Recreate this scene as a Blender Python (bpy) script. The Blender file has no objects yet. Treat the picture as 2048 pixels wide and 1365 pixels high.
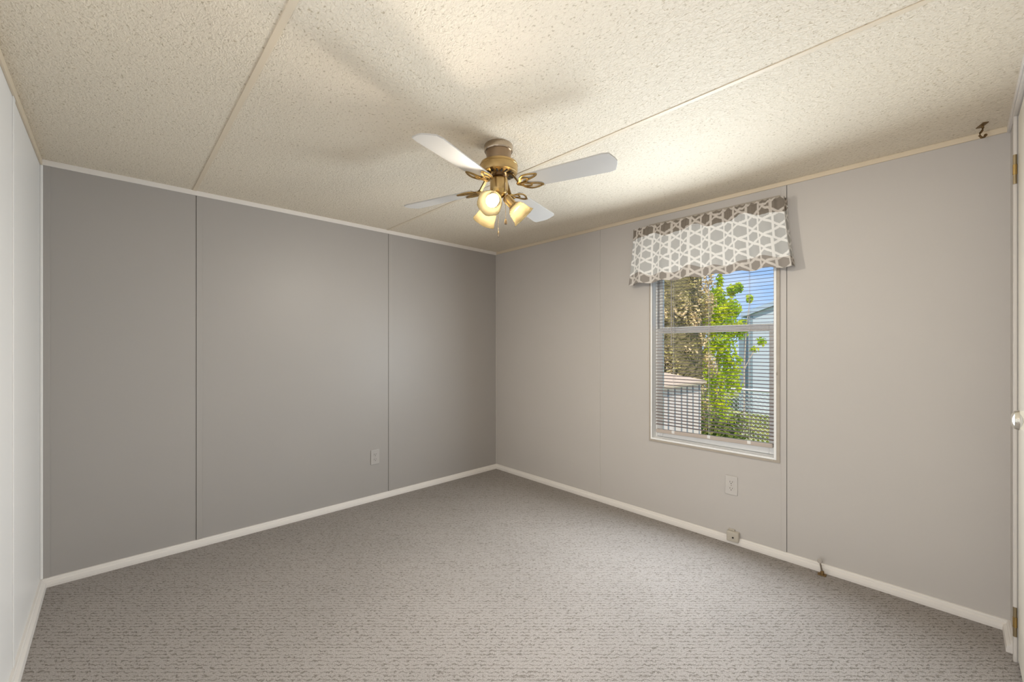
import bpy, bmesh, math, random
from mathutils import Vector, Matrix
S = bpy.context.scene
COL = S.collection
R = math.radians
PI = math.pi

# ------------------------------------------------------------------ camera
CAM_POS = (-2.7373, -3.1147, 1.1917)
cd = bpy.data.cameras.new('camera'); cam = bpy.data.objects.new('camera', cd); COL.objects.link(cam)
cd.sensor_width = 36; cd.lens = 842.5 * 36 / 2048; cd.shift_y = 11.5 / 2048
cd.clip_start = .02; cd.clip_end = 300
cam.location = CAM_POS; cam.rotation_euler = (R(90), 0, R(46.554 - 90))
S.camera = cam

# ------------------------------------------------------------------ exposure, sky, sun, daylight, added fill
S.view_settings.view_transform = 'Standard'; S.view_settings.look = 'None'
S.view_settings.exposure = 0.15; S.view_settings.gamma = 1.0; S.view_settings.use_curve_mapping = False

W = bpy.data.worlds.new('sky'); S.world = W; W.use_nodes = True
wn, wl = W.node_tree.nodes, W.node_tree.links
wn.clear()
out = wn.new('ShaderNodeOutputWorld'); bg = wn.new('ShaderNodeBackground')
tc = wn.new('ShaderNodeTexCoord'); sep = wn.new('ShaderNodeSeparateXYZ')
grad = wn.new('ShaderNodeValToRGB')
grad.color_ramp.elements[0].position = 0.0; grad.color_ramp.elements[0].color = (.40, .58, .86, 1)
grad.color_ramp.elements[1].position = .45; grad.color_ramp.elements[1].color = (.13, .30, .72, 1)
mp = wn.new('ShaderNodeMapping'); mp.inputs['Scale'].default_value = (2.2, 2.2, 6.0)
cl = wn.new('ShaderNodeTexNoise'); cl.inputs['Scale'].default_value = 2.6; cl.inputs['Detail'].default_value = 7
clr = wn.new('ShaderNodeValToRGB')
clr.color_ramp.elements[0].position = .46; clr.color_ramp.elements[1].position = .82
mixc = wn.new('ShaderNodeMixRGB'); mixc.inputs[2].default_value = (.78, .81, .87, 1)
wl.new(tc.outputs['Generated'], sep.inputs[0]); wl.new(sep.outputs['Z'], grad.inputs[0])
wl.new(tc.outputs['Generated'], mp.inputs[0]); wl.new(mp.outputs[0], cl.inputs['Vector'])
wl.new(cl.outputs['Fac'], clr.inputs[0]); wl.new(clr.outputs[0], mixc.inputs[0])
wl.new(grad.outputs[0], mixc.inputs[1]); wl.new(mixc.outputs[0], bg.inputs[0])
bg.inputs[1].default_value = 1.15; wl.new(bg.outputs[0], out.inputs[0])

sd = bpy.data.lights.new('sun', 'SUN'); sd.energy = 4.0; sd.angle = R(.6); sd.color = (1, .93, .82)
sun = bpy.data.objects.new('sun', sd); COL.objects.link(sun)
sun.rotation_euler = Vector((-.50, -.36, .78)).to_track_quat('Z', 'Y').to_euler()
sun.location = (-4, 5, 9)

dl = bpy.data.lights.new('window_daylight', 'AREA'); dl.shape = 'RECTANGLE'; dl.size = .70; dl.size_y = .98
dl.energy = 35; dl.color = (.84, .93, 1.0); dl.spread = R(166)
dlo = bpy.data.objects.new('window_daylight', dl); COL.objects.link(dlo)
dlo.location = (-.06, -2.026, 1.08); dlo.rotation_euler = (R(86), 0, R(90))   # daylight coming in through the window

hl = bpy.data.lights.new('hall_fill_light', 'AREA'); hl.shape = 'RECTANGLE'; hl.size = .70; hl.size_y = 1.9
hl.energy = 26; hl.color = (.97, .98, 1.0)
hlo = bpy.data.objects.new('hall_fill_light', hl); COL.objects.link(hlo)
hlo.visible_glossy = False
hlo.location = (-3.55, -2.66, 1.05); hlo.rotation_euler = (R(95), 0, R(-90))    # added fill light, unseen, shining in through the added doorway

BULB_POWER = 26.0
BULB_COLOR = (1.0, .925, .79)

# ------------------------------------------------------------------ materials
MATS = {}
def mat(name, color, rough=.6, metal=0.0, spec=.4, bump=None, noise=None, coat=0.0):
    """bump=(scale, strength, distance, detail); noise=(scale, amount) mottles the base colour"""
    if name in MATS: return MATS[name]
    m = bpy.data.materials.new(name); m.use_nodes = True
    n, l = m.node_tree.nodes, m.node_tree.links
    p = n['Principled BSDF']
    p.inputs['Base Color'].default_value = (*color, 1); p.inputs['Roughness'].default_value = rough
    p.inputs['Metallic'].default_value = metal; p.inputs['Specular IOR Level'].default_value = spec
    if coat: p.inputs['Coat Weight'].default_value = coat
    t = n.new('ShaderNodeTexCoord')
    if noise:
        x = n.new('ShaderNodeTexNoise'); x.inputs['Scale'].default_value = noise[0]; x.inputs['Detail'].default_value = 4
        l.new(t.outputs['Object'], x.inputs['Vector'])
        mx = n.new('ShaderNodeMixRGB')
        a = noise[1]
        mx.inputs[1].default_value = (*[c * (1 - a) for c in color], 1)
        mx.inputs[2].default_value = (*[min(1, c * (1 + a)) for c in color], 1)
        l.new(x.outputs['Fac'], mx.inputs[0]); l.new(mx.outputs[0], p.inputs['Base Color'])
    if bump:
        x = n.new('ShaderNodeTexNoise'); x.inputs['Scale'].default_value = bump[0]
        x.inputs['Detail'].default_value = bump[3] if len(bump) > 3 else 3
        l.new(t.outputs['Object'], x.inputs['Vector'])
        b = n.new('ShaderNodeBump'); b.inputs['Strength'].default_value = bump[1]; b.inputs['Distance'].default_value = bump[2]
        l.new(x.outputs['Fac'], b.inputs['Height']); l.new(b.outputs[0], p.inputs['Normal'])
    MATS[name] = m
    return m

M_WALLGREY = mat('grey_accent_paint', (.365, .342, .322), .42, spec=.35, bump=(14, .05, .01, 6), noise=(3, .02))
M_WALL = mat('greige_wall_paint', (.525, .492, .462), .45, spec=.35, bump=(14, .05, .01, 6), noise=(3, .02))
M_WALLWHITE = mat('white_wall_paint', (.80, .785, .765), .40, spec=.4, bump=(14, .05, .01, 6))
M_TRIM = mat('white_trim_paint', (.74, .70, .66), .4, spec=.4, bump=(30, .04, .004))
M_CROWN = mat('cream_crown_paint', (.68, .58, .44), .45, bump=(30, .05, .004))
M_SEAM = mat('ceiling_seam_strip', (.72, .62, .48), .5)
M_DOOR = mat('cream_door_paint', (.74, .69, .60), .4, bump=(20, .03, .004))
M_VINYL = mat('white_vinyl', (.88, .88, .87), .3, spec=.45)
M_CASING = mat('worn_casing_wood', (.42, .37, .31), .55, noise=(30, .12))
M_BLIND = mat('backlit_dark_slat_vinyl', (.25, .195, .17), .4, spec=.25)  # white slats; their backlit darkness is put into the base colour
M_RAIL = mat('taupe_rail_vinyl', (.50, .43, .38), .4)
M_CORD = mat('white_cord', (.8, .79, .77), .6)
M_WAND = mat('blind_wand_plastic', (.40, .37, .35), .3)
M_BRASS = mat('antique_brass', (.56, .40, .19), .30, 1.0)
M_BRASSLITE = mat('polished_brass', (.52, .36, .145), .24, 1.0)
M_BRONZE = mat('brown_bronze', (.34, .25, .17), .32, 1.0)
M_CHROME = mat('bright_steel', (.52, .44, .35), .2, 1.0)
M_DARK = mat('dark_slot', (.03, .025, .02), .7)
M_BLADE = mat('white_blade_laminate', (.46, .44, .415), .45, noise=(6, .02))
M_PLATE = mat('outlet_plastic', (.56, .53, .50), .35)
M_BOX = mat('beige_box_plastic', (.50, .455, .385), .45)
M_HINGE = mat('hinge_metal', (.42, .34, .22), .38, 1.0)
M_KNOB = mat('chrome_knob', (.78, .76, .70), .10, 1.0)
M_HOOK = mat('tarnished_brass_hook', (.24, .155, .07), .45, .8)
M_STOP = mat('tarnished_steel', (.36, .31, .26), .45, .7)
M_STOPHEAD = mat('worn_rubber', (.42, .38, .34), .7)

def carpet():
    m = bpy.data.materials.new('loop_carpet'); m.use_nodes = True
    n, l = m.node_tree.nodes, m.node_tree.links; p = n['Principled BSDF']
    p.inputs['Roughness'].default_value = .95; p.inputs['Specular IOR Level'].default_value = .08
    t = n.new('ShaderNodeTexCoord'); mp = n.new('ShaderNodeMapping')
    mp.inputs['Rotation'].default_value = (0, 0, R(43.45))
    l.new(t.outputs['Object'], mp.inputs[0])
    wv = n.new('ShaderNodeTexWave'); wv.wave_type = 'BANDS'; wv.bands_direction = 'Y'
    wv.inputs['Scale'].default_value = 17.5; wv.inputs['Distortion'].default_value = 5.5; wv.inputs['Detail'].default_value = 2.0; wv.inputs['Detail Scale'].default_value = 3.4
    l.new(mp.outputs[0], wv.inputs['Vector'])
    wr = n.new('ShaderNodeValToRGB'); wr.color_ramp.elements[0].position = .02; wr.color_ramp.elements[0].color = (1, 1, 1, 1)
    wr.color_ramp.elements[1].position = .34; wr.color_ramp.elements[1].color = (0, 0, 0, 1)
    l.new(wv.outputs['Fac'], wr.inputs[0])
    m2 = n.new('ShaderNodeMapping'); m2.inputs['Scale'].default_value = (1.0, 1.3, 1); l.new(mp.outputs[0], m2.inputs[0])
    dn = n.new('ShaderNodeTexVoronoi'); dn.inputs['Scale'].default_value = 56; dn.inputs['Randomness'].default_value = .6
    l.new(m2.outputs[0], dn.inputs['Vector'])
    dr_ = n.new('ShaderNodeValToRGB'); dr_.color_ramp.elements[0].position = .30; dr_.color_ramp.elements[1].position = .68
    l.new(dn.outputs['Distance'], dr_.inputs[0])
    ml = n.new('ShaderNodeMath'); ml.operation = 'MULTIPLY'
    l.new(wr.outputs[0], ml.inputs[0]); l.new(dr_.outputs[0], ml.inputs[1])
    r = n.new('ShaderNodeInvert'); l.new(ml.outputs[0], r.inputs['Color'])
    n2 = n.new('ShaderNodeTexNoise'); n2.inputs['Scale'].default_value = 260; n2.inputs['Detail'].default_value = 3
    l.new(t.outputs['Object'], n2.inputs['Vector'])
    n3 = n.new('ShaderNodeTexNoise'); n3.inputs['Scale'].default_value = 1.6; n3.inputs['Detail'].default_value = 3
    l.new(t.outputs['Object'], n3.inputs['Vector'])
    c1 = n.new('ShaderNodeMixRGB'); c1.inputs[1].default_value = (.195, .173, .154, 1); c1.inputs[2].default_value = (.340, .310, .289, 1)
    l.new(r.outputs[0], c1.inputs[0])
    c2 = n.new('ShaderNodeMixRGB'); c2.blend_type = 'MULTIPLY'; c2.inputs[0].default_value = .75
    k = n.new('ShaderNodeMapRange'); k.inputs[1].default_value = .3; k.inputs[2].default_value = .7; k.inputs[3].default_value = .62; k.inputs[4].default_value = 1.30
    l.new(n2.outputs['Fac'], k.inputs[0]); l.new(c1.outputs[0], c2.inputs[1]); l.new(k.outputs[0], c2.inputs[2])
    c3 = n.new('ShaderNodeMixRGB'); c3.blend_type = 'MULTIPLY'; c3.inputs[0].default_value = .8
    k3 = n.new('ShaderNodeMapRange'); k3.inputs[1].default_value = .3; k3.inputs[2].default_value = .7; k3.inputs[3].default_value = .92; k3.inputs[4].default_value = 1.06
    l.new(n3.outputs['Fac'], k3.inputs[0]); l.new(c2.outputs[0], c3.inputs[1]); l.new(k3.outputs[0], c3.inputs[2])
    l.new(c3.outputs[0], p.inputs['Base Color'])
    h = n.new('ShaderNodeMath'); h.operation = 'MULTIPLY_ADD'; h.inputs[1].default_value = .35
    l.new(n2.outputs['Fac'], h.inputs[0]); l.new(r.outputs[0], h.inputs[2])
    b = n.new('ShaderNodeBump'); b.inputs['Strength'].default_value = .55; b.inputs['Distance'].default_value = .004
    l.new(h.outputs[0], b.inputs['Height']); l.new(b.outputs[0], p.inputs['Normal'])
    return m

def ceiling_mat():
    m = bpy.data.materials.new('textured_ceiling_panel'); m.use_nodes = True
    n, l = m.node_tree.nodes, m.node_tree.links; p = n['Principled BSDF']
    p.inputs['Roughness'].default_value = .62; p.inputs['Specular IOR Level'].default_value = .22
    t = n.new('ShaderNodeTexCoord'); mp = n.new('ShaderNodeMapping'); mp.inputs['Scale'].default_value = (1.0, .62, 1)
    mp.inputs['Rotation'].default_value = (0, 0, R(8))
    l.new(t.outputs['Object'], mp.inputs[0])
    x = n.new('ShaderNodeTexNoise'); x.inputs['Scale'].default_value = 95; x.inputs['Detail'].default_value = 2.5; x.inputs['Distortion'].default_value = 1.1
    l.new(mp.outputs[0], x.inputs['Vector'])
    r = n.new('ShaderNodeValToRGB'); r.color_ramp.elements[0].position = .40; r.color_ramp.elements[1].position = .60
    l.new(x.outputs['Fac'], r.inputs[0])
    b = n.new('ShaderNodeBump'); b.inputs['Strength'].default_value = .6; b.inputs['Distance'].default_value = .003
    l.new(r.outputs[0], b.inputs['Height']); l.new(b.outputs[0], p.inputs['Normal'])
    # fine brown pits
    s = n.new('ShaderNodeTexNoise'); s.inputs['Scale'].default_value = 135; s.inputs['Detail'].default_value = 2
    l.new(mp.outputs[0], s.inputs['Vector'])
    sr = n.new('ShaderNodeValToRGB'); sr.color_ramp.elements[0].position = .60; sr.color_ramp.elements[1].position = .72
    l.new(s.outputs['Fac'], sr.inputs[0])
    c = n.new('ShaderNodeMixRGB'); c.inputs[1].default_value = (.78, .70, .575, 1); c.inputs[2].default_value = (.52, .44, .32, 1)
    l.new(sr.outputs[0], c.inputs[0]); l.new(c.outputs[0], p.inputs['Base Color'])
    return m

def glass():
    m = bpy.data.materials.new('window_glass'); m.use_nodes = True
    n, l = m.node_tree.nodes, m.node_tree.links; n.clear()
    o = n.new('ShaderNodeOutputMaterial'); t = n.new('ShaderNodeBsdfTransparent'); t.inputs[0].default_value = (.97, .985, .98, 1)
    g = n.new('ShaderNodeBsdfGlossy'); g.inputs['Roughness'].default_value = .35
    f = n.new('ShaderNodeFresnel'); f.inputs[0].default_value = 1.15
    x = n.new('ShaderNodeMixShader'); l.new(f.outputs[0], x.inputs[0]); l.new(t.outputs[0], x.inputs[1]); l.new(g.outputs[0], x.inputs[2])
    l.new(x.outputs[0], o.inputs[0]); return m

def shade_glass():
    m = bpy.data.materials.new('frosted_amber_glass'); m.use_nodes = True
    n, l = m.node_tree.nodes, m.node_tree.links; n.clear()
    o = n.new('ShaderNodeOutputMaterial')
    tr = n.new('ShaderNodeBsdfTranslucent'); tr.inputs[0].default_value = (.050, .041, .026, 1)
    tp = n.new('ShaderNodeBsdfTransparent'); tp.inputs[0].default_value = (1, .92, .74, 1)
    df = n.new('ShaderNodeBsdfDiffuse'); df.inputs[0].default_value = (.022, .0175, .0098, 1)
    a = n.new('ShaderNodeMixShader'); a.inputs[0].default_value = .30
    l.new(tr.outputs[0], a.inputs[1]); l.new(df.outputs[0], a.inputs[2])
    b = n.new('ShaderNodeMixShader'); b.inputs[0].default_value = .10
    l.new(a.outputs[0], b.inputs[1]); l.new(tp.outputs[0], b.inputs[2])
    l.new(b.outputs[0], o.inputs[0]); return m

def emit(name, color, strength):
    m = bpy.data.materials.new(name); m.use_nodes = True
    n, l = m.node_tree.nodes, m.node_tree.links; n.clear()
    o = n.new('ShaderNodeOutputMaterial'); e = n.new('ShaderNodeEmission')
    e.inputs[0].default_value = (*color, 1); e.inputs[1].default_value = strength
    t = n.new('ShaderNodeBsdfTransparent'); a = n.new('ShaderNodeAddShader')      # clear glass envelope, light passes out
    l.new(e.outputs[0], a.inputs[0]); l.new(t.outputs[0], a.inputs[1])
    l.new(a.outputs[0], o.inputs[0]); return m

def fabric(name, trans):
    m = bpy.data.materials.new(name); m.use_nodes = True
    n, l = m.node_tree.nodes, m.node_tree.links; n.clear()
    o = n.new('ShaderNodeOutputMaterial'); at = n.new('ShaderNodeVertexColor'); at.layer_name = 'print'
    d = n.new('ShaderNodeBsdfDiffuse'); t = n.new('ShaderNodeBsdfTranslucent'); x = n.new('ShaderNodeMixShader'); x.inputs[0].default_value = trans
    w = n.new('ShaderNodeTexCoord'); nz = n.new('ShaderNodeTexNoise'); nz.inputs['Scale'].default_value = 500
    b = n.new('ShaderNodeBump'); b.inputs['Strength'].default_value = .15; b.inputs['Distance'].default_value = .001
    l.new(w.outputs['Object'], nz.inputs['Vector']); l.new(nz.outputs['Fac'], b.inputs['Height']); l.new(b.outputs[0], d.inputs['Normal'])
    l.new(at.outputs[0], d.inputs[0]); l.new(at.outputs[0], t.inputs[0])
    l.new(d.outputs[0], x.inputs[1]); l.new(t.outputs[0], x.inputs[2]); l.new(x.outputs[0], o.inputs[0]); return m

def leaf(name, ca, cb, trans=.35, scale=4):
    m = bpy.data.materials.new(name); m.use_nodes = True
    n, l = m.node_tree.nodes, m.node_tree.links; n.clear()
    o = n.new('ShaderNodeOutputMaterial')
    t = n.new('ShaderNodeTexCoord'); x = n.new('ShaderNodeTexNoise'); x.inputs['Scale'].default_value = scale; x.inputs['Detail'].default_value = 5
    r = n.new('ShaderNodeValToRGB'); r.color_ramp.elements[0].position = .36; r.color_ramp.elements[1].position = .62
    r.color_ramp.elements[0].color = (*ca, 1); r.color_ramp.elements[1].color = (*cb, 1)
    l.new(t.outputs['Object'], x.inputs['Vector']); l.new(x.outputs['Fac'], r.inputs[0])
    d = n.new('ShaderNodeBsdfDiffuse'); tr = n.new('ShaderNodeBsdfTranslucent'); mx = n.new('ShaderNodeMixShader'); mx.inputs[0].default_value = trans
    l.new(r.outputs[0], d.inputs[0]); l.new(r.outputs[0], tr.inputs[0])
    l.new(d.outputs[0], mx.inputs[1]); l.new(tr.outputs[0], mx.inputs[2]); l.new(mx.outputs[0], o.inputs[0]); return m

M_CARPET, M_CEIL, M_GLASS, M_SHADE = carpet(), ceiling_mat(), glass(), shade_glass()
M_FABRIC, M_FABRIC2 = fabric('lattice_print_fabric', .12), fabric('doubled_lattice_fabric', .03)
M_BULB = emit('lit_bulb', (1, .94, .78), 6.0)

# ------------------------------------------------------------------ mesh helpers
class MB:
    def __init__(self): self.b = bmesh.new()
    def box(self, x0, x1, y0, y1, z0, z1, mtx=None):
        vs = [self.b.verts.new((x, y, z)) for x in (x0, x1) for y in (y0, y1) for z in (z0, z1)]
        for f in ((0,1,3,2), (4,6,7,5), (0,4,5,1), (2,3,7,6), (0,2,6,4), (1,5,7,3)): self.b.faces.new([vs[i] for i in f])
        if mtx is not None: bmesh.ops.transform(self.b, matrix=mtx, verts=vs)
        return self
    def lathe(self, prof, n=32, mtx=None, wave=None):
        """prof: (radius, z) pairs; wave(i_profile, angle) scales the radius"""
        rings, vs = [], []
        for k, (r, z) in enumerate(prof):
            if r < 1e-6:
                ring = [self.b.verts.new((0, 0, z))]
            else:
                ring = []
                for j in range(n):
                    a = 2 * PI * j / n; q = r * (wave(k, a) if wave else 1)
                    ring.append(self.b.verts.new((q * math.cos(a), q * math.sin(a), z)))
            rings.append(ring); vs += ring
        for A, B in zip(rings, rings[1:]):
            if len(A) == 1 and len(B) == 1: continue
            for j in range(n):
                k = (j + 1) % n
                if len(A) == 1: self.b.faces.new((A[0], B[k], B[j]))
                elif len(B) == 1: self.b.faces.new((A[j], A[k], B[0]))
                else: self.b.faces.new((A[j], A[k], B[k], B[j]))
        if mtx is not None: bmesh.ops.transform(self.b, matrix=mtx, verts=vs)
        return self
    def tube(self, pts, rad, n=8, closed=False, flat=None):
        """round tube along pts; rad a number or one per point; flat=(w, h) sweeps a flat band instead, w across, h along z"""
        P = [Vector(p) for p in pts]; rings = []
        m = len(P)
        for i in range(m):
            a = P[(i - 1) % m] if (closed or i > 0) else P[i]; c = P[(i + 1) % m] if (closed or i < m - 1) else P[i]
            t = (c - a).normalized()
            up = Vector((0, 0, 1)) if abs(t.z) < .95 else Vector((1, 0, 0))
            s = t.cross(up).normalized(); u = s.cross(t).normalized()
            if flat:
                w, h = flat[0] / 2, flat[1] / 2
                ring = [self.b.verts.new(P[i] + s * x + u * y) for x, y in ((-w, -h), (w, -h), (w, h), (-w, h))]
            else:
                r = rad[i] if isinstance(rad, (list, tuple)) else rad
                ring = [self.b.verts.new(P[i] + (s * math.cos(2*PI*j/n) + u * math.sin(2*PI*j/n)) * r) for j in range(n)]
            rings.append(ring)
        k = len(rings[0])
        pairs = list(zip(rings, rings[1:])) + ([(rings[-1], rings[0])] if closed else [])
        for A, B in pairs:
            for j in range(k): self.b.faces.new((A[j], A[(j+1) % k], B[(j+1) % k], B[j]))
        if not closed:
            self.b.faces.new(rings[0][::-1]); self.b.faces.new(rings[-1])
        return self
    def prism(self, poly, d, mtx=None):
        """poly in xy, extruded d along z"""
        A = [self.b.verts.new((x, y, 0)) for x, y in poly]; B = [self.b.verts.new((x, y, d)) for x, y in poly]
        self.b.faces.new(A[::-1]); self.b.faces.new(B); n = len(A)
        for j in range(n): self.b.faces.new((A[j], A[(j+1) % n], B[(j+1) % n], B[j]))
        if mtx is not None: bmesh.ops.transform(self.b, matrix=mtx, verts=A + B)
        return self
    def sphere(self, c, r, n=16, scale=(1, 1, 1)):
        prof = [(r * math.sin(PI * i / n), -r * math.cos(PI * i / n)) for i in range(n + 1)]
        prof[0] = (0, -r); prof[-1] = (0, r)
        return self.lathe(prof, n + 4, Matrix.Translation(c) @ Matrix.Diagonal((*scale, 1)))
    def build(self, name, m, parent=None, smooth=False, bevel=0, loc=None):
        bmesh.ops.recalc_face_normals(self.b, faces=self.b.faces)
        me = bpy.data.meshes.new(name); self.b.to_mesh(me); self.b.free()
        if smooth:
            me.polygons.foreach_set('use_smooth', [True] * len(me.polygons))
        me.materials.append(m)
        o = bpy.data.objects.new(name, me); COL.objects.link(o)
        if loc is not None: o.location = loc
        if parent: o.parent = parent
        if bevel:
            md = o.modifiers.new('bevel', 'BEVEL'); md.width = bevel; md.segments = 2; md.limit_method = 'ANGLE'
        if smooth:
            md = o.modifiers.new('split', 'EDGE_SPLIT'); md.split_angle = R(38)
        return o

def tag(o, label=None, cat=None, group=None, kind=None):
    for k, v in (('label', label), ('category', cat), ('group', group), ('kind', kind)):
        if v: o[k] = v
    return o
def empty(name, loc=(0, 0, 0), rot=(0, 0, 0), parent=None):
    o = bpy.data.objects.new(name, None); COL.objects.link(o); o.location = loc; o.rotation_euler = rot
    o.empty_display_size = .1
    if parent: o.parent = parent
    return o
def struct(o, label=None):
    o['kind'] = 'structure'
    if label: o['label'] = label
    return o
def raw(name, verts, faces, m, parent=None):
    me = bpy.data.meshes.new(name); me.from_pydata(verts, [], faces); me.update(); me.materials.append(m)
    o = bpy.data.objects.new(name, me); COL.objects.link(o)
    if parent: o.parent = parent
    return o
def catmull(P, k=6):
    n = len(P); o = []
    for i in range(n):
        p0, p1, p2, p3 = [Vector(P[(i + j) % n]) for j in (-1, 0, 1, 2)]
        for s in range(k):
            t = s / k
            o.append(.5 * ((2*p1) + (p2-p0)*t + (2*p0-5*p1+4*p2-p3)*t*t + (3*p1-p0-3*p2+p3)*t**3))
    return o

# ------------------------------------------------------------------ room shell
H = 2.12; LX = -2.999; WY = -3.270; TH = .12
struct(MB().box(LX - TH, TH, WY - TH, TH, -.12, 0).build('floor', M_CARPET), 'grey taupe loop-pile carpet with rows of small tufts')
struct(MB().box(LX - TH, TH, WY - TH, TH, H, H + .12).build('ceiling', M_CEIL), 'cream pebble-textured panel ceiling')
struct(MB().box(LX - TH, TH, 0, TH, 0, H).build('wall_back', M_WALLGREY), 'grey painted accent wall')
HY0, HY1, HZ = -3.04, -2.28, 2.03           # unseen doorway beside the camera, added to let the fill light in
w = MB()
w.box(LX - TH, LX, WY - TH, HY0, 0, H); w.box(LX - TH, LX, HY1, 0, 0, H); w.box(LX - TH, LX, HY0, HY1, HZ, H)
struct(w.build('wall_left', M_WALLWHITE), 'white side wall at the left edge')
w = MB()
w.box(-4.12, LX - TH, WY - TH, WY, 0, H); w.box(-4.12, LX - TH, -2.0, -1.9, 0, H); w.box(-4.12, -4.0, WY, -2.0, 0, H)  # hall shell added out of view to enclose the fill light
struct(w.build('wall_added_hall', M_WALLWHITE), 'white walls of the added hall around the fill light')
struct(MB().box(-4.12, LX - TH, WY - TH, -1.9, -.12, 0).build('floor_added_hall', M_CARPET), 'floor of the added hall')
struct(MB().box(-4.12, LX - TH, WY - TH, -1.9, H, H + .12).build('ceiling_added_hall', M_CEIL), 'ceiling of the added hall')
WIN = dict(y0=-2.399, y1=-1.654, z0=.560, z1=2.020)
DX0, DX1, DZ = -1.030, -.262, 2.062
w = MB()
w.box(0, TH, WY - TH, WIN['y0'] - .012, 0, H); w.box(0, TH, WIN['y1'] + .012, 0, 0, H)
w.box(0, TH, WIN['y0'] - .012, WIN['y1'] + .012, 0, WIN['z0'] - .012); w.box(0, TH, WIN['y0'] - .012, WIN['y1'] + .012, WIN['z1'] + .012, H)
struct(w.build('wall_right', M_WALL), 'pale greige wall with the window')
w = MB(); w.box(LX, DX0, WY - TH, WY, 0, H); w.box(DX1, 0, WY - TH, WY, 0, H); w.box(DX0, DX1, WY - TH, WY, DZ, H)
w.box(DX0, DX1, WY - TH, WY - .08, 0, DZ)
struct(w.build('wall_front', M_WALL), 'pale wall around the cream door')

# baseboards: small stepped profile
BB = [(0, 0), (.0235, 0), (.0235, .012), (.021, .024), (.012, .030), (.011, .036), (.008, .040), (0, .041)]
def base(name, length, mtx, label):
    # profile (depth, height) swept along +x of the matrix frame
    P = [(d, h) for d, h in BB]
    m = Matrix(((0, 0, 1, 0), (1, 0, 0, 0), (0, 1, 0, 0), (0, 0, 0, 1)))     # xy -> depth(y), height(z); extrude along x
    struct(MB().prism(P, length, mtx @ m).build(name, M_TRIM), label)
base('baseboard_back', 2.999, Matrix.Translation((0, 0, 0)) @ Matrix.Rotation(PI, 4, 'Z'), 'white baseboard below the grey wall')
base('baseboard_right', 3.27, Matrix.Translation((0, WY, 0)) @ Matrix.Rotation(PI/2, 4, 'Z'), 'white baseboard below the window wall')
base('baseboard_left', 3.27, Matrix.Translation((LX, 0, 0)) @ Matrix.Rotation(-PI/2, 4, 'Z'), 'white baseboard below the left wall')
base('baseboard_front', .205, Matrix.Translation((-.205, WY, 0)), 'short white baseboard beside the door')

# crown strips, battens, seams
def strip(name, x0, x1, y0, y1, z0, z1, m, label, bevel=.0015):
    return struct(MB().box(x0, x1, y0, y1, z0, z1).build(name, m, bevel=bevel), label)
strip('trim_1', LX, 0, -.008, 0, H - .028, H, M_TRIM, 'white crown strip over the grey wall')
strip('trim_2', -.008, 0, WY, -.008, H - .024, H, M_CROWN, 'cream crown strip over the window wall')
strip('trim_3', LX, LX + .008, WY, -.008, H - .030, H, M_CROWN, 'cream crown strip over the left wall')
strip('trim_4', LX, -.008, WY, WY + .010, H - .030, H, M_TRIM, 'white crown strip over the door wall')
BT = .0035
for i, (x, wd) in enumerate(((-2.363, .028), (-1.130, .026))):
    strip('trim_%d' % (5 + i), x - wd/2, x + wd/2, -BT, 0, .041, H - .028, M_WALLGREY, ('grey batten left on the accent wall', 'grey batten right on the accent wall')[i], .001)
    strip('trim_%d' % (7 + i), x - wd/2 - .0016, x - wd/2, -.0012, 0, .041, H - .028, M_DARK, ('dark panel gap beside the left batten', 'dark panel gap beside the right batten')[i], 0)
strip('trim_9', LX, LX + .033, -.003, 0, .041, H - .028, M_WALLGREY, 'narrow grey corner batten on the accent wall', .001)
for i, y in enumerate((-1.206, -2.447)):
    strip('trim_%d' % (10 + i), -.003, 0, y - .013, y + .013, .041, H - .024, M_WALL, ('greige batten left of the window', 'greige batten right of the window')[i], .001)
strip('trim_12', -.0009, 0, -2.4622, -2.4606, .041, H - .024, M_DARK, 'thin dark panel gap right of the window', 0)
strip('trim_13', LX, LX + .004, -.795, -.760, .041, H - .03, M_WALLWHITE, 'white batten on the left wall', .001)
strip('trim_14', LX, LX + .010, -.010, 0, .041, H - .028, M_WALLWHITE, 'white bead in the left corner', .003)
strip('trim_15', -.009, 0, -.009, 0, .041, H - .024, M_WALL, 'pale bead in the far corner', .003)
strip('trim_16', -2.396, -2.376, WY, -.008, H - .003, H, M_SEAM, 'cream seam strip across the left part of the ceiling', .001)
strip('trim_17', -1.164, -1.144, WY, -.008, H - .003, H, M_SEAM, 'cream seam strip across the right part of the ceiling', .001)

# ------------------------------------------------------------------ window
win = struct(empty('window_1', (0, 0, 0)), 'white double-hung window behind a mini blind with slats coloured backlit-dark')
y0, y1, z0, z1 = WIN['y0'], WIN['y1'], WIN['z0'], WIN['z1']
c = MB()
c.box(-.006, 0, y0 - .029, y0, z0 - .027, z1 + .028); c.box(-.006, 0, y1, y1 + .024, z0 - .027, z1 + .028)
c.box(-.006, 0, y0, y1, z0 - .027, z0); c.box(-.006, 0, y0, y1, z1, z1 + .028)
tag(c.build('casing', M_CASING, win, bevel=.001), 'thin worn tan wooden casing')
l = MB()
l.box(-.008, .119, y0 - .012, y0, z0 - .012, z1 + .012); l.box(-.008, .119, y1, y1 + .012, z0 - .012, z1 + .012)
l.box(-.008, .119, y0, y1, z0 - .012, z0); l.box(-.008, .119, y0, y1, z1, z1 + .012)
l.build('jamb_liner', M_VINYL, win, bevel=.001)
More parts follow.
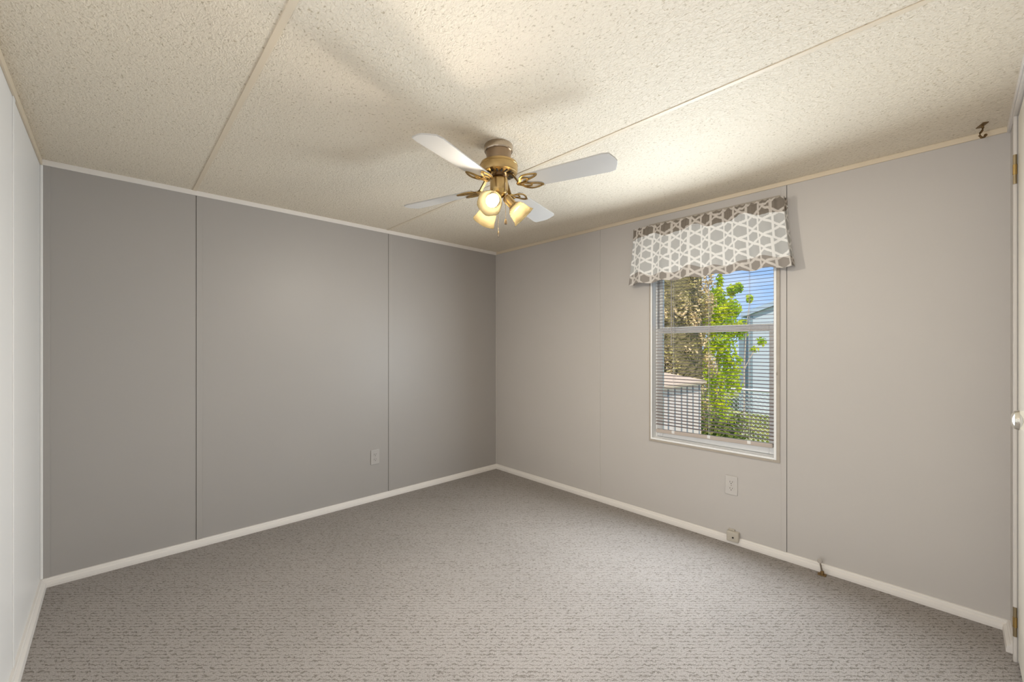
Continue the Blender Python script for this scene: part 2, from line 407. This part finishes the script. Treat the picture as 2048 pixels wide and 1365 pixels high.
def sash(name, x, ya, yb, za, zb, st, bot, top, th=.026):
    s = MB()
    s.box(x, x + th, ya, ya + st, za, zb); s.box(x, x + th, yb - st, yb, za, zb)
    s.box(x, x + th, ya + st, yb - st, za, za + bot); s.box(x, x + th, ya + st, yb - st, zb - top, zb)
    o = s.build(name, M_VINYL, win, bevel=.003)
    g = MB().box(x + th*.45, x + th*.45 + .003, ya + st - .004, yb - st + .004, za + bot - .004, zb - top + .004)
    g.build('pane', M_GLASS, o)
    return o
zm = 1.322
sash('upper_sash', .090, y0 + .002, y1 - .002, zm - .026, z1 - .002, .026, .034, .03)
sash('lower_sash', .060, y0 + .002, y1 - .002, z0 + .002, zm - .002, .040, .045, .036)
lt = MB()          # stepped tracks of the side jambs
for yy in (y0, y1):
    s = 1 if yy == y0 else -1
    lt.box(.052, .057, min(yy, yy + s*.007), max(yy, yy + s*.007), z0, z1)
lt.build('sash_track', M_VINYL, win)

# blind
bl = tag(empty('mini_blind', (.034, -2.0265, 1.98)), 'horizontal mini blind with taupe rails and slats coloured backlit-dark, hanging open inside the window recess', 'window blind')
wd2 = .3625
MB().box(-.013, .013, -wd2, wd2, -.012, .026).build('headrail', M_RAIL, bl, bevel=.002)
s = MB(); pitch = .0214; zs = -.024
n_sl = 0
tilt = R(6)
while 1.98 + zs > .648:
    segs = 4; pts = []
    for i in range(segs + 1):
        q = -.0125 + .025 * i / segs
        crown = .0018 * (1 - (q / .0125) ** 2)
        pts.append((q * math.cos(tilt) - crown * math.sin(tilt), zs + q * math.sin(tilt) + crown * math.cos(tilt)))
    top = [[s.b.verts.new((x, sy * wd2, z + .0004)) for x, z in pts] for sy in (-1, 1)]
    bot = [[s.b.verts.new((x, sy * wd2, z - .0004)) for x, z in pts] for sy in (-1, 1)]
    for i in range(segs):
        s.b.faces.new((top[0][i], top[0][i+1], top[1][i+1], top[1][i])); s.b.faces.new((bot[0][i], bot[1][i], bot[1][i+1], bot[0][i+1]))
        for k in (0, 1): s.b.faces.new((top[k][i], top[k][i+1], bot[k][i+1], bot[k][i]))
    for i in (0, segs): s.b.faces.new((top[0][i], top[1][i], bot[1][i], bot[0][i]))
    zs -= pitch; n_sl += 1
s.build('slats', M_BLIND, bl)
br = MB().box(-.014, .014, -wd2 + .004, wd2 - .004, -.0125, .0125).build('bottom_rail', M_RAIL, bl, bevel=.004, loc=(0, 0, .612 - 1.98))
br.rotation_euler = (R(-1.0), 0, 0)
for yy in (-.235, .0, .235):
    k = MB()
    for xx in (-.0128, .0128): k.tube([(xx, yy, -.012), (xx, yy, .625 - 1.98)], .0006, 4)
    k.tube([(0, yy + .002, -.012), (0, yy + .002, .625 - 1.98)], .0006, 4)
    k.build('ladder_cord', M_CORD, bl)
    MB().box(-.0155, -.004, yy - .010, yy + .010, -.006, .0135).build('cord_clip', M_CORD, br, bevel=.002)
MB().tube([(-.022, .242, .0), (-.024, .242, -.03), (-.024, .242, 1.199 - 1.98)], .0032, 6).build('tilt_wand', M_WAND, bl, smooth=True)

# valance
val = tag(empty('window_valance', (0, -2.007, 1.63)), 'grey and white lattice-print gathered valance above the window', 'curtain valance')
AP, PIT, LWD = .098, .135, .0062
def hexd(x, y):
    """hexagonal norm, pointy top"""
    x, y = abs(x), abs(y)
    return max(x, .5 * x + .8660254 * y)
def pattern(u, v):
    # overlapping hexagon rings on a triangular lattice
    best = 9
    j0 = round(v / (PIT * .8660254))
    for j in range(j0 - 2, j0 + 3):
        off = (j % 2) * PIT / 2
        i0 = round((u - off) / PIT)
        for i in range(i0 - 2, i0 + 3):
            d = abs(hexd(u - off - i * PIT, (v - j * PIT * .8660254)) - AP)
            if d < best: best = d
    return best < LWD
NU, HT = 470, .385
def valance_pt(u, t):
    """u 0..1 along from left (+y) to right, t 0..1 from top to bottom, local to the valance's empty"""
    half = .457 + .038 * t ** 1.5
    ret = .075                                    # returns to the wall at both ends
    L = 2 * half + 2 * ret; s = u * L
    amp = .004 + .010 * t
    ph = 2 * PI * (u * 7.3) + .6 * math.sin(9 * u)
    gather = .0030 * math.sin(2 * PI * 41 * u + 3 * math.sin(11 * u)) * math.exp(-((t - .10) / .09) ** 2)
    bulge = .010 * math.sin(PI * min(1, t)) + (.006 if t > .04 and t < .16 else 0)
    if s < ret: y = half; x = -.003 - s
    elif s > L - ret: y = -half; x = -.003 - (L - s)
    else:
        y = half - (s - ret); e = min(1, (s - ret) / .05, (L - ret - s) / .05)
        x = -.003 - ret - e * (amp * (1 + math.sin(ph)) + bulge) - e * gather
    z = HT * (1 - t) + (.006 * math.sin(ph + .8) * t) + .0035 * math.sin(2 * PI * 33 * u + 4 * math.sin(7 * u)) * (1 - t) ** 8
    return (x, y, z)
def wave1(u): return .185 + .035 * math.sin(2*PI*u*3.6 + .5) + .02 * math.sin(2*PI*u*7.7)
def wave2(u): return .845 + .030 * math.sin(2*PI*u*2.9 + 2.6) + .012 * math.sin(2*PI*u*6.1)
def band(name, lo, hi, rows, c0, c1, label, m=None):
    V, F, C = [], [], []
    for r in range(rows + 1):
        for i in range(NU + 1):
            u = i / NU; a, b = lo(u), hi(u); t = a + (b - a) * r / rows
            V.append(valance_pt(u, t))
            uu = u * 1.09 + .006 * math.sin(2*PI*u*7.3 + 1) + .003 * math.sin(2*PI*u*17); vv = (1 - t) * HT
            C.append(c1 if pattern(uu * 1.03, vv * .96 + .012) else c0)
    for r in range(rows):
        for i in range(NU):
            k = r * (NU + 1) + i; F.append((k, k + 1, k + NU + 2, k + NU + 1))
    o = raw(name, V, F, m or M_FABRIC2, val)
    a = o.data.color_attributes.new('print', 'FLOAT_COLOR', 'POINT')
    a.data.foreach_set('color', [x for q in C for x in (*q, 1.0)])
    o.data.polygons.foreach_set('use_smooth', [True] * len(o.data.polygons))
    if label: o['label'] = label
    return o
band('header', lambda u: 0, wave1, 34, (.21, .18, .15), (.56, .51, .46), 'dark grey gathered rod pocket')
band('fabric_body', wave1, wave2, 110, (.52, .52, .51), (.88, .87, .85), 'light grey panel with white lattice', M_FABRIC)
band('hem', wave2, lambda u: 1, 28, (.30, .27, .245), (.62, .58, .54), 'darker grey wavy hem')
MB().tube([(-.002, .455, .345), (-.068, .453, .345), (-.068, -.453, .345), (-.002, -.455, .345)], .006, 8).build('rod', M_VINYL, val, smooth=True)

# hook on the window casing
hk = tag(MB().tube([(-.006, 0, 0), (-.016, 0, 0), (-.022, 0, .004), (-.022, 0, .010), (-.017, 0, .013)], .0016, 6).build('cord_hook', M_STOP, None, True, loc=(0, -2.416, 1.033)),
         'tiny dark metal hook screwed into the right window casing', 'hook')

# ------------------------------------------------------------------ ceiling fan
fan = tag(empty('ceiling_fan', (-1.446, -1.661, H), (-.019, 0, 0)), 'white-bladed brass ceiling fan with three lit frosted glass lamps', 'ceiling fan')
MB().lathe([(0, -.001), (.0650, -.001), (.0668, -.004), (.0668, -.026), (.0640, -.031), (0, -.031)], 40).build('canopy', M_CHROME, fan, True)
MB().lathe([(0, -.0305), (.060, -.0305), (.0605, -.036), (.052, -.066), (.050, -.080), (0, -.080)], 40).build('neck', M_BRONZE, fan, True)
mo = MB().lathe([(0, -.0785), (.050, -.0785), (.074, -.080), (.0835, -.085), (.087, -.093), (.087, -.123), (.084, -.131), (.076, -.135), (.040, -.138), (0, -.138)], 48).build('motor_housing', M_BRASS, fan, True)
MB().lathe([(.0872, -.0945), (.0880, -.0955), (.0880, -.0975), (.0872, -.0985)], 48).build('trim_ring', M_BRASSLITE, mo, True)
v = MB()
for k in range(18):
    a = 2 * PI * k / 18
    v.box(.046, .070, -.0032, .0032, -.1392, -.1350, Matrix.Rotation(a, 4, 'Z'))
v.build('vent_slots', M_DARK, mo)
MB().lathe([(0, -.137), (.036, -.137), (.036, -.147), (.028, -.152), (0, -.152)], 32).build('flywheel', M_BRONZE, fan, True)
MB().lathe([(0, -.150), (.011, -.150), (.011, -.158), (0, -.158)], 16).build('coupling', M_BRONZE, fan, True)
MB().lathe([(0, -.154), (.034, -.154), (.040, -.157), (.0415, -.163), (.0415, -.204), (.0395, -.210), (0, -.210)], 40).build('switch_housing', M_BRASS, fan, True)
MB().lathe([(0, -.2095), (.039, -.2095), (.036, -.222), (.026, -.234), (.013, -.242), (.006, -.250), (0, -.251)], 32).build('light_fitter', M_BRASSLITE, fan, True)

# blades: chamfered, lightly pointed tip
def blade_poly():
    P = []
    prof = [(.128, .043), (.145, .048), (.30, .0555), (.42, .060), (.500, .0635), (.526, .057), (.541, .020), (.545, 0)]
    for u, h in prof: P.append((u, h))
    for u, h in reversed(prof[:-1]): P.append((u, -h))
    return P
def petal(sign):
    a = [(.122, .003), (.140, .018), (.150, .036), (.170, .050), (.196, .052), (.220, .046), (.232, .040), (.214, .026), (.190, .018), (.168, .010), (.145, .004)]
    return [(u - .026, sign * q, 0) for u, q in a]
def loop(sign):
    a = [(.140, .005), (.146, .020), (.160, .031), (.178, .030), (.184, .019), (.172, .010), (.155, .005)]
    return [(u - .026, sign * q, 0) for u, q in a]
for k, deg in enumerate((18.3, 108.3, 198.3, 288.3)):
    hub = empty('blade_assembly', parent=fan)
    M0 = Matrix.Rotation(R(deg), 4, 'Z')
    MB_ = Matrix.Translation((0, 0, -.195)) @ M0 @ Matrix.Rotation(R(-11), 4, 'X')
    bpy.data.objects.remove(hub)
    b = MB().prism(blade_poly(), .006, MB_).build('blade', M_BLADE, fan, bevel=.0012)
    mt = MB_ @ Matrix.Translation((0, 0, -.0030))
    f = MB()
    for sg in (-1, 1):
        for fn, wdt in ((petal, .0074), (loop, .0058)):
            f.tube([mt @ p for p in catmull(fn(sg), 5)], 0, closed=True, flat=(wdt, .0042))
    # arm from the motor's underside out to the plate
    a0 = M0 @ Vector((.050, 0, -.1385)); a1 = M0 @ Vector((.072, 0, -.150)); a2 = M0 @ Vector((.088, 0, -.172)); a3 = M0 @ Vector((.101, 0, -.190)); a4 = mt @ Vector((.118, 0, -.001)); a5 = mt @ Vector((.146, 0, 0))
    br_ = f.build('blade_bracket', M_BRASSLITE, fan)
    MB().tube([a0, a1, a2, a3, a4, a5], 0, flat=(.016, .007)).build('bracket_arm', mat('dark_antique_brass', (.22, .145, .055), .42, 1.0), br_)
    for uu, vv in ((.199, .041), (.199, -.041), (.142, 0)):
        MB().sphere(mt @ Vector((uu, vv, -.0025)), .0034, 6, (1, 1, .6)).build('screw', M_HOOK, br_, True)

# lamps
def lamp(az, r_neck, z_neck, elev, ln=.082):
    d = Vector((math.cos(R(az)) * math.cos(R(elev)), math.sin(R(az)) * math.cos(R(elev)), -math.sin(R(elev))))
    nk = Vector((math.cos(R(az)) * r_neck, math.sin(R(az)) * r_neck, z_neck))
    q = d.to_track_quat('Z', 'Y').to_matrix().to_4x4()
    T = Matrix.Translation(nk) @ q
    st = Vector((math.cos(R(az)) * .018, math.sin(R(az)) * .018, -.226))
    MB().tube([st, nk - d * .050, nk - d * .040], .0085, 12).build('lamp_arm', M_BRASSLITE, fan, True)
    so = MB().lathe([(0, -.046), (.014, -.046), (.0195, -.040), (.0205, -.034), (.0205, .004), (.0235, .006), (.0235, .012), (.016, .012), (0, .012)], 28, T).build('lamp_socket', M_BRASS, fan, True)
    prof = [(.0215, .006), (.026, .010), (.036, .020), (.0425, .036), (.0460, .054), (.0500, .070), (.0560, .084), (.0545, .0838), (.0480, .0695), (.0440, .054), (.0405, .036), (.0342, .0215), (.024, .0115), (.0205, .008)]
    def wv(k, a):
        z = prof[k][1]; rib = 1 + .010 * math.cos(24 * a)
        return rib * (1 + .035 * max(0, (z - .05) / .034) * math.cos(6 * a))
    sh = MB().lathe([(r, z * ln / .084) for r, z in prof], 96, T, wv).build('glass_shade', M_SHADE, fan, True)
    MB().sphere(T @ Vector((0, 0, .044)), .0275, 18).build('bulb', M_BULB, sh, True)
    pl = bpy.data.lights.new('bulb_light', 'POINT'); pl.energy = BULB_POWER; pl.color = BULB_COLOR; pl.shadow_soft_size = .0292
    po = bpy.data.objects.new('bulb_light', pl); COL.objects.link(po); po.parent = sh; po.location = T @ Vector((0, 0, .044))
    MB().lathe([(.013, .010), (.013, .022), (.020, .030)], 16, T).build('bulb_neck', M_VINYL, sh, True)
lamp(208, .056, -.263, 34)
lamp(328, .060, -.268, 46)
lamp(88, .060, -.268, 46)

# pull chains
def chain(x, y, z_top, z_bot, kind):
    m = MB(); z = z_top
    while z > z_bot + .026:
        m.sphere((x, y, z), .0019, 5); z -= .0046
    m.tube([(x, y, z_top), (x, y, z_bot + .02)], .0007, 5)
    o = m.build('pull_chain', M_CHROME, fan, True)
    if kind: MB().lathe([(0, 0), (.0058, .002), (.0062, .008), (.0052, .020), (.0022, .027), (0, .027)], 14, Matrix.Translation((x, y, z_bot))).build('chain_fob', M_BRONZE, o, True)
    else: MB().lathe([(0, 0), (.0042, .001), (.0046, .010), (.0046, .024), (.0022, .028), (0, .028)], 14, Matrix.Translation((x, y, z_bot))).build('chain_fob', M_CHROME, o, True)
rt = Vector((.726, -.6877)); fw = Vector((.6877, .726))
p = rt * -.006 + fw * .012; chain(p.x, p.y, -.243, -.420, 0)
p = rt * .029 + fw * -.031; chain(p.x, p.y, -.185, -.376, 1)

# ------------------------------------------------------------------ outlets and wall bits
M_PLATEGREY = mat('grey_painted_plate', (.43, .405, .385), .4)
def outlet(loc, rz, label, mp=None):
    o = tag(empty('wall_outlet', loc, (0, 0, rz)), label, 'electrical outlet', 'duplex wall outlets')   # local -y faces the room
    MB().box(-.035, .035, -.0055, 0, -.057, .057).build('cover_plate', mp or M_PLATE, o, bevel=.003)
    for zz in (-.0195, .0195):
        T = Matrix.Translation((0, -.0050, zz)) @ Matrix.Rotation(PI/2, 4, 'X')
        poly = [(.0165 * math.cos(a), max(-.0135, min(.0135, .0165 * math.sin(a)))) for a in [2*PI*i/28 for i in range(28)]]
        r = MB().prism(poly, .0022, T).build('receptacle', mp or M_PLATE, o)
        s = MB()
        s.box(-.0078, -.0056, -.0077, -.0060, zz - .001, zz + .0072); s.box(.0052, .0074, -.0077, -.0060, zz + .0002, zz + .0068)
        s.lathe([(0, 0), (.0026, 0), (.0026, .0016), (0, .0016)], 10, Matrix.Translation((0, -.0060, zz - .0076)) @ Matrix.Rotation(PI/2, 4, 'X'))
        s.build('slots', M_DARK, r)
    MB().sphere((0, -.0056, 0), .0028, 6, (1, .5, 1)).build('screw', M_STOP, o, True)
    return o
outlet((-1.257, -.0005, .334), 0, 'grey painted duplex outlet low on the grey accent wall', M_PLATEGREY)
outlet((-.0005, -2.171, .347), -PI/2, 'white duplex outlet on the pale wall below the window')

bx = tag(empty('cable_box', (0, -2.186, .046)), 'small beige cable jack box above the baseboard below the window', 'junction box')
MB().box(-.034, -.0005, -.034, .034, -.030, .030).build('box_body', M_BOX, bx, bevel=.006)
MB().lathe([(0, 0), (.005, 0), (.005, .004), (0, .004)], 12, Matrix.Translation((-.0335, -.004, -.002)) @ Matrix.Rotation(-PI/2, 4, 'Y')).build('jack', M_DARK, bx, True)
MB().box(-.012, -.0005, -.006, .030, .030, .038).build('wall_clip', M_BOX, bx, bevel=.002)

ds = tag(empty('door_stop', (-.052, -2.632, 0)), 'small rusty metal stop with round head standing on the carpet by the baseboard', 'door stop')
MB().box(-.014, .014, -.018, .018, 0, .006).build('foot_plate', M_HOOK, ds, bevel=.002)
MB().lathe([(0, .004), (.010, .004), (.008, .018), (.005, .024), (0, .024)], 14).build('collar', M_HOOK, ds, True)
MB().tube([(0, 0, .016), (-.004, .004, .040), (-.009, .008, .070)], [.0052, .0040, .0032], 10).build('stem', M_STOP, ds, True)
MB().lathe([(0, -.004), (.010, -.004), (.0115, -.001), (.0115, .003), (.009, .005), (0, .005)], 18, Matrix.Translation((-.0105, .009, .074)) @ Vector((-.72, -.50, .30)).to_track_quat('Z', 'Y').to_matrix().to_4x4()).build('head', M_STOPHEAD, ds, True)
for yy in (-.014, .014): MB().sphere((-.006, yy, .006), .0042, 6).build('screw', M_HOOK, ds, True)

ch = tag(empty('ceiling_hook', (-.100, -3.188, H)), 'tarnished brass hook screwed to the ceiling in the right corner', 'hook')
MB().box(-.009, .009, -.026, .026, -.004, 0, Matrix.Rotation(R(112), 4, 'Z')).build('mounting_plate', M_HOOK, ch, bevel=.001)
MB().tube([(0, 0, -.002), (.004, -.002, -.012), (.002, 0, -.024), (-.010, .006, -.036), (-.012, .008, -.046), (-.002, .002, -.054), (.010, -.006, -.050), (.016, -.010, -.042)], .0042, 8).build('hook_arm', M_HOOK, ch, True)
MB().sphere((.016, -.010, -.041), .0055, 8).build('tip', M_HOOK, ch, True)

# ------------------------------------------------------------------ door
dr = struct(empty('door_1', (DX1, WY, 0)), 'cream painted flush door at the right edge')
wdr = DX1 - DX0
MB().box(-wdr + .004, -.004, -.040, -.004, .012, DZ - .004).build('door_slab', M_DOOR, dr, bevel=.002)
j = MB(); j.box(-.003, .024, -.002, .008, 0, DZ + .020); j.box(-wdr - .022, -.003, -.002, .008, DZ, DZ + .020); j.box(-wdr - .024, -wdr, -.002, .008, 0, DZ)
j.build('door_casing', mat('greige_casing_paint', (.60, .565, .53), .45), dr, bevel=.002)
for zz in (.152, 1.862):
    h = MB()
    h.tube([(-.002, .004, zz - .055), (-.002, .004, zz + .055)], .0055, 10)
    hg = h.build('hinge', M_HINGE, dr, True)
    MB().tube([(-.002, .004, zz - .020), (-.002, .004, zz + .018)], .0062, 10).build('hinge_knuckle', M_BRASSLITE, hg, True)
T = Matrix.Translation((-.690, -.004, .992)) @ Matrix.Rotation(-PI/2, 4, 'X')
MB().lathe([(0, 0), (.030, 0), (.030, .004), (.024, .008), (.011, .010), (.010, .022), (.016, .026), (.025, .034), (.0275, .044), (.024, .052), (.014, .057), (0, .058)], 36, T).build('door_handle', M_KNOB, dr, True)

# ------------------------------------------------------------------ outdoors
GZ = -.80
M_LAWN = leaf('lawn_grass', (.18, .22, .05), (.52, .50, .16), .0, 3)
M_SHEDW = mat('cream_shed_vinyl', (.90, .75, .67), .5)
M_SHEDR = mat('tan_shed_roof', (.76, .58, .42), .5, noise=(8, .05))
M_HOUSEW = mat('pale_blue_siding', (.60, .64, .66), .6)
M_HOUSER = mat('grey_blue_roofing', (.45, .53, .60), .6, noise=(5, .06))
M_HOUSED = mat('slate_blue_siding', (.28, .35, .38), .6)
M_BARK = mat('pale_bark', (.55, .46, .36), .8, bump=(40, .5, .01))
M_BARKD = mat('brown_bark', (.18, .12, .08), .9, bump=(30, .5, .02))
M_GALV = mat('galvanised_steel', (.86, .87, .87), .45)
M_CON = leaf('cedar_foliage', (.42, .37, .13), (.95, .72, .42), .15, 5)
M_MAPLE = leaf('maple_foliage', (.36, .55, .03), (.85, .86, .06), .5, 6)
M_SHRUB = leaf('shrub_foliage', (.06, .11, .03), (.36, .40, .10), .35, 5)
M_FLOWER = leaf('pink_flowers', (.62, .26, .20), (.80, .45, .34), .3, 5)

struct(MB().box(.5, 40, -25, 30, GZ - .1, GZ).build('lawn', M_LAWN), 'sunny lawn outside the window')

rnd = random.Random(7)
def rand_dir():
    z = rnd.uniform(-1, 1); a = rnd.uniform(0, 2*PI); s = math.sqrt(1 - z*z); return Vector((s*math.cos(a), s*math.sin(a), z))
def leaves(name, blobs, size, m, parent, cup=.3):
    """blobs: (centre, radii, count, shell) ; small folded leaves"""
    V, F = [], []
    for cen, rad, cnt, shell in blobs:
        cen = Vector(cen)
        for _ in range(cnt):
            d = rand_dir(); q = shell + (1 - shell) * rnd.random() ** .5
            p = cen + Vector((d.x*rad[0], d.y*rad[1], d.z*rad[2])) * q
            n = (rand_dir() + d * .8 + Vector((0, 0, .4))).normalized(); t = n.cross(rand_dir()).normalized(); b = n.cross(t)
            sz = size * rnd.uniform(.6, 1.35); k = len(V)
            V += [p - t*sz, p - b*sz*.55 + n*sz*cup, p + t*sz*1.1, p + b*sz*.55 + n*sz*cup]
            F += [(k, k+1, k+2), (k, k+2, k+3)]
    return raw(name, [tuple(v) for v in V], F, m, parent)

# shed
sh = tag(empty('garden_shed', (1.62, -.93, GZ)), 'small cream plastic shed with a tan roof just outside the window', 'shed')
w = MB(); w.box(-.60, .945, 0, .75, 0, 1.545)
w.build('shed_wall', M_SHEDW, sh)
g = MB()
for gx in (1.70, 1.857, 2.021, 2.171, 2.328, 2.507): g.box(gx - 1.62 - .012, gx - 1.62 + .012, -.006, .001, .02, 1.52)
tag(g.build('panel_grooves', mat('shed_groove_grey', (.26, .28, .30), .6), sh), 'grey vertical panel grooves')
MB().prism([(-.05, 1.545), (.85, 1.665), (.85, 1.695), (-.05, 1.572)], 1.66, Matrix.Translation((-.66, 0, 0)) @ Matrix(((0, 0, 1, 0), (1, 0, 0, 0), (0, 1, 0, 0), (0, 0, 0, 1)))).build('shed_roof', M_SHEDR, sh)

# cedar
ct = tag(empty('cedar_tree', (3.98, .16, GZ)), 'tall brown-tipped cedar filling the left of the window view', 'tree')
MB().tube([(0, 0, 0), (0, 0, 2.2), (0, 0, 4.4)], [.14, .10, .03], 8).build('trunk', M_BARKD, ct, True)
blobs = []
for i in range(270):
    z = rnd.uniform(.3, 4.6); rr = (.56 if z < 3.2 else .56 * (1 - (z - 3.2) / 1.7)) * (1 + .10 * math.sin(5*z))
    a = rnd.uniform(0, 2*PI)
    blobs.append(((rr*math.cos(a), rr*math.sin(a), z), (.11, .11, .15), 62, .3))
leaves('foliage', blobs, .026, M_CON, ct)
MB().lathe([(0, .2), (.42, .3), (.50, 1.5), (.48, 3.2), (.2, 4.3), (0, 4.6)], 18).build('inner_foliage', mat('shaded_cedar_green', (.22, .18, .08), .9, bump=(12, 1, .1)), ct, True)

# maple
mtree = tag(empty('maple_tree', (5.0, -.25, GZ)), 'slender yellow-green maple in the middle of the window view', 'tree')
bm_ = MB().tube([(-.07, .07, 0), (-.05, .05, .9), (-.03, .03, 1.7), (0, 0, 2.4), (.02, -.02, 3.0)], [.035, .028, .022, .014, .006], 8)
for zb, dx, dy, dz in ((1.1, .20, -.20, .5), (1.4, -.18, .18, .45), (1.7, .24, -.22, .45), (2.0, -.14, .15, .4), (2.2, .16, -.16, .4)):
    bm_.tube([(-.04, .04, zb), (-.04 + dx*.5, .04 + dy*.5, zb + dz*.6), (-.04 + dx, .04 + dy, zb + dz)], [.012, .009, .004], 6)
bm_.build('trunk', M_BARK, mtree, True)
mb = [((.0, .0, 3.12), (.06, .06, .17), 60, 0), ((-.03, .03, 2.88), (.14, .14, .16), 170, 0), ((.16, -.15, 2.98), (.10, .09, .11), 110, 0), ((.24, -.23, 3.03), (.07, .07, .09), 60, 0),
      ((-.05, .05, 2.62), (.20, .19, .2), 300, 0), ((.14, -.14, 2.66), (.18, .17, .2), 230, 0), ((-.12, .12, 2.35), (.20, .20, .2), 280, 0), ((.10, -.10, 2.35), (.24, .22, .22), 280, 0),
      ((.26, -.25, 2.28), (.12, .12, .2), 90, 0), ((0, 0, 2.02), (.30, .29, .22), 330, 0), ((-.16, .16, 1.75), (.16, .16, .25), 170, 0), ((.10, -.12, 1.72), (.24, .22, .25), 230, 0),
      ((-.1, .1, 1.42), (.24, .22, .25), 190, 0), ((.12, -.14, 1.36), (.22, .2, .26), 150, 0), ((-.05, .05, 1.05), (.28, .26, .26), 180, 0), ((.0, .0, .7), (.28, .28, .3), 170, 0), ((.08, -.08, .35), (.3, .3, .3), 170, 0)]
leaves('foliage', [(c_, r_, int(n_ * 1.9), s_) for c_, r_, n_, s_ in mb], .034, M_MAPLE, mtree)
leaves('autumn_leaves', [((.17, -.16, 2.96), (.05, .05, .05), 16, 0)], .034, leaf('orange_leaves', (.8, .36, .03), (.9, .5, .05), .4), mtree)

# sapling by the house
sp = tag(empty('sapling', (6.62, -.13, GZ)), 'thin sapling with small leaf tufts before the pale house', 'tree')
s = MB().tube([(0, 0, 0), (0, 0, 1.6), (.03, -.03, 2.4), (.085, -.085, 2.98)], [.022, .016, .010, .004], 6)
s.tube([(0, 0, 1.55), (.12, -.12, 1.85), (.25, -.24, 2.08)], [.010, .007, .003], 6); s.tube([(0, 0, 1.5), (.08, -.07, 1.75), (.15, -.14, 1.93)], [.008, .006, .003], 6)
s.build('trunk', M_BARK, sp, True)
leaves('foliage', [((.085, -.08, 2.98), (.085, .08, .09), 95, 0), ((.25, -.24, 2.10), (.10, .10, .09), 60, 0), ((.15, -.14, 1.93), (.09, .09, .07), 40, 0), ((.0, 0, 2.4), (.07, .07, .2), 50, 0)], .036, M_MAPLE, sp)

# shrubs
def shrub(loc, blobs, label, m=M_SHRUB, flowers=None):
    o = tag(empty('shrub', loc), label, 'shrub')
    MB().tube([(0, 0, 0), (.02, .02, .3), (0, 0, .6)], [.03, .02, .01], 6).tube([(0, 0, .1), (.12, -.12, .6)], [.02, .008], 6).build('stem', M_BARKD, o, True)
    leaves('foliage', blobs, .030, m, o)
    if flowers: tag(leaves('flowers', flowers, .030, M_FLOWER, o), 'pink flowers', kind='stuff')
    return o
shrub((3.32, -.86, GZ), [((0, 0, .5), (.36, .36, .5), 900, .2), ((.1, -.12, .8), (.3, .3, .35), 420, .2), ((-.16, .16, .85), (.22, .22, .35), 320, .2), ((.25, -.25, .35), (.25, .25, .35), 260, .2)],
      'dark leafy shrub with pink flowers right of the shed', flowers=[((-.10, .03, .56), (.17, .17, .12), 46, .4)])
# grass: countless blades
V, F = [], []
for _ in range(15000):
    x = rnd.uniform(5.95, 10.5); y = rnd.uniform(-2.2, 1.2); h = rnd.uniform(.05, .17); a = rnd.uniform(0, 2*PI); dx, dy = .012*math.cos(a), .012*math.sin(a); k = len(V)
    V += [(x - dx, y - dy, GZ), (x + dx, y + dy, GZ), (x + rnd.uniform(-.05, .05), y + rnd.uniform(-.05, .05), GZ + h)]; F.append((k, k+1, k+2))
tag(raw('grass', V, F, leaf('grass_blades', (.24, .30, .05), (.66, .62, .18), .4, 3)), 'yellow-green grass beyond the chain-link fence', 'grass', kind='stuff')

# chain-link fence
fe = tag(empty('chain_link_fence', (5.80, -.6, GZ)), 'chain-link fence with a white top rail in front of the pale house', 'fence')
MB().tube([(.12, 1.2, 1.19), (0, 0, 1.19), (-.15, -2.4, 1.19)], .024, 10).build('top_rail', M_GALV, fe, True)
for yy in (.9, -1.6): MB().tube([(-.0 + .09 * yy / .9 * .1, yy, 0), (0 + .09 * yy / .9 * .1, yy, 1.24)], .028, 10).build('fence_post', M_GALV, fe, True)
m = MB(); pit = .075
def wire(ya, za, yb, zb):
    m.tube([(.06*ya/.9*.1, ya, za), (.06*yb/.9*.1, yb, zb)], .0026, 4)
y = -3.4
while y < 2.2:
    for s in (1, -1):
        a, b = y, y + s * 1.16
        lo, hi = -2.4, 1.2
        za, zb = .02, 1.18
        if s == 1:
            if a < lo: za += lo - a; a = lo
            if b > hi: zb -= b - hi; b = hi
        else:
            if a > hi: za += a - hi; a = hi
            if b < lo: zb -= lo - b; b = lo
        if zb - za > .05 and lo <= a <= hi and lo <= b <= hi: wire(a, za, b, zb)
    y += pit
m.build('wire_mesh', M_GALV, fe)

# neighbour's house
hs = tag(empty('neighbor_house', (11.0, 1.149, GZ)), 'pale blue-grey house with a low gable roof beyond the fence', 'house')
wt = 2.92
MB().prism([(0, 0), (-4.6, 0), (-4.6, wt), (-2.3, wt + .80), (0, wt)], 6, Matrix(((0, 0, 1, 0), (1, 0, 0, 0), (0, 1, 0, 0), (0, 0, 0, 1)))).build('house_wall', M_HOUSEW, hs)
rf = MB()
PM = Matrix(((0, 0, 1, -.12), (1, 0, 0, 0), (0, 1, 0, 0), (0, 0, 0, 1)))
rf.prism([(.18, wt - .055), (-2.3, wt + .81), (-2.3, wt + .94), (.18, wt + .075)], 6.3, PM); rf.prism([(-4.78, wt - .055), (-4.78, wt + .075), (-2.3, wt + .94), (-2.3, wt + .81)], 6.3, PM)
rf.build('roof', M_HOUSER, hs)
MB().box(-.03, 0, -.115, .0, 0, wt - .02).build('corner_board', M_HOUSED, hs)
MB().box(.25, 4, .01, .35, 0, wt - .1).build('side_wing', M_HOUSED, hs)
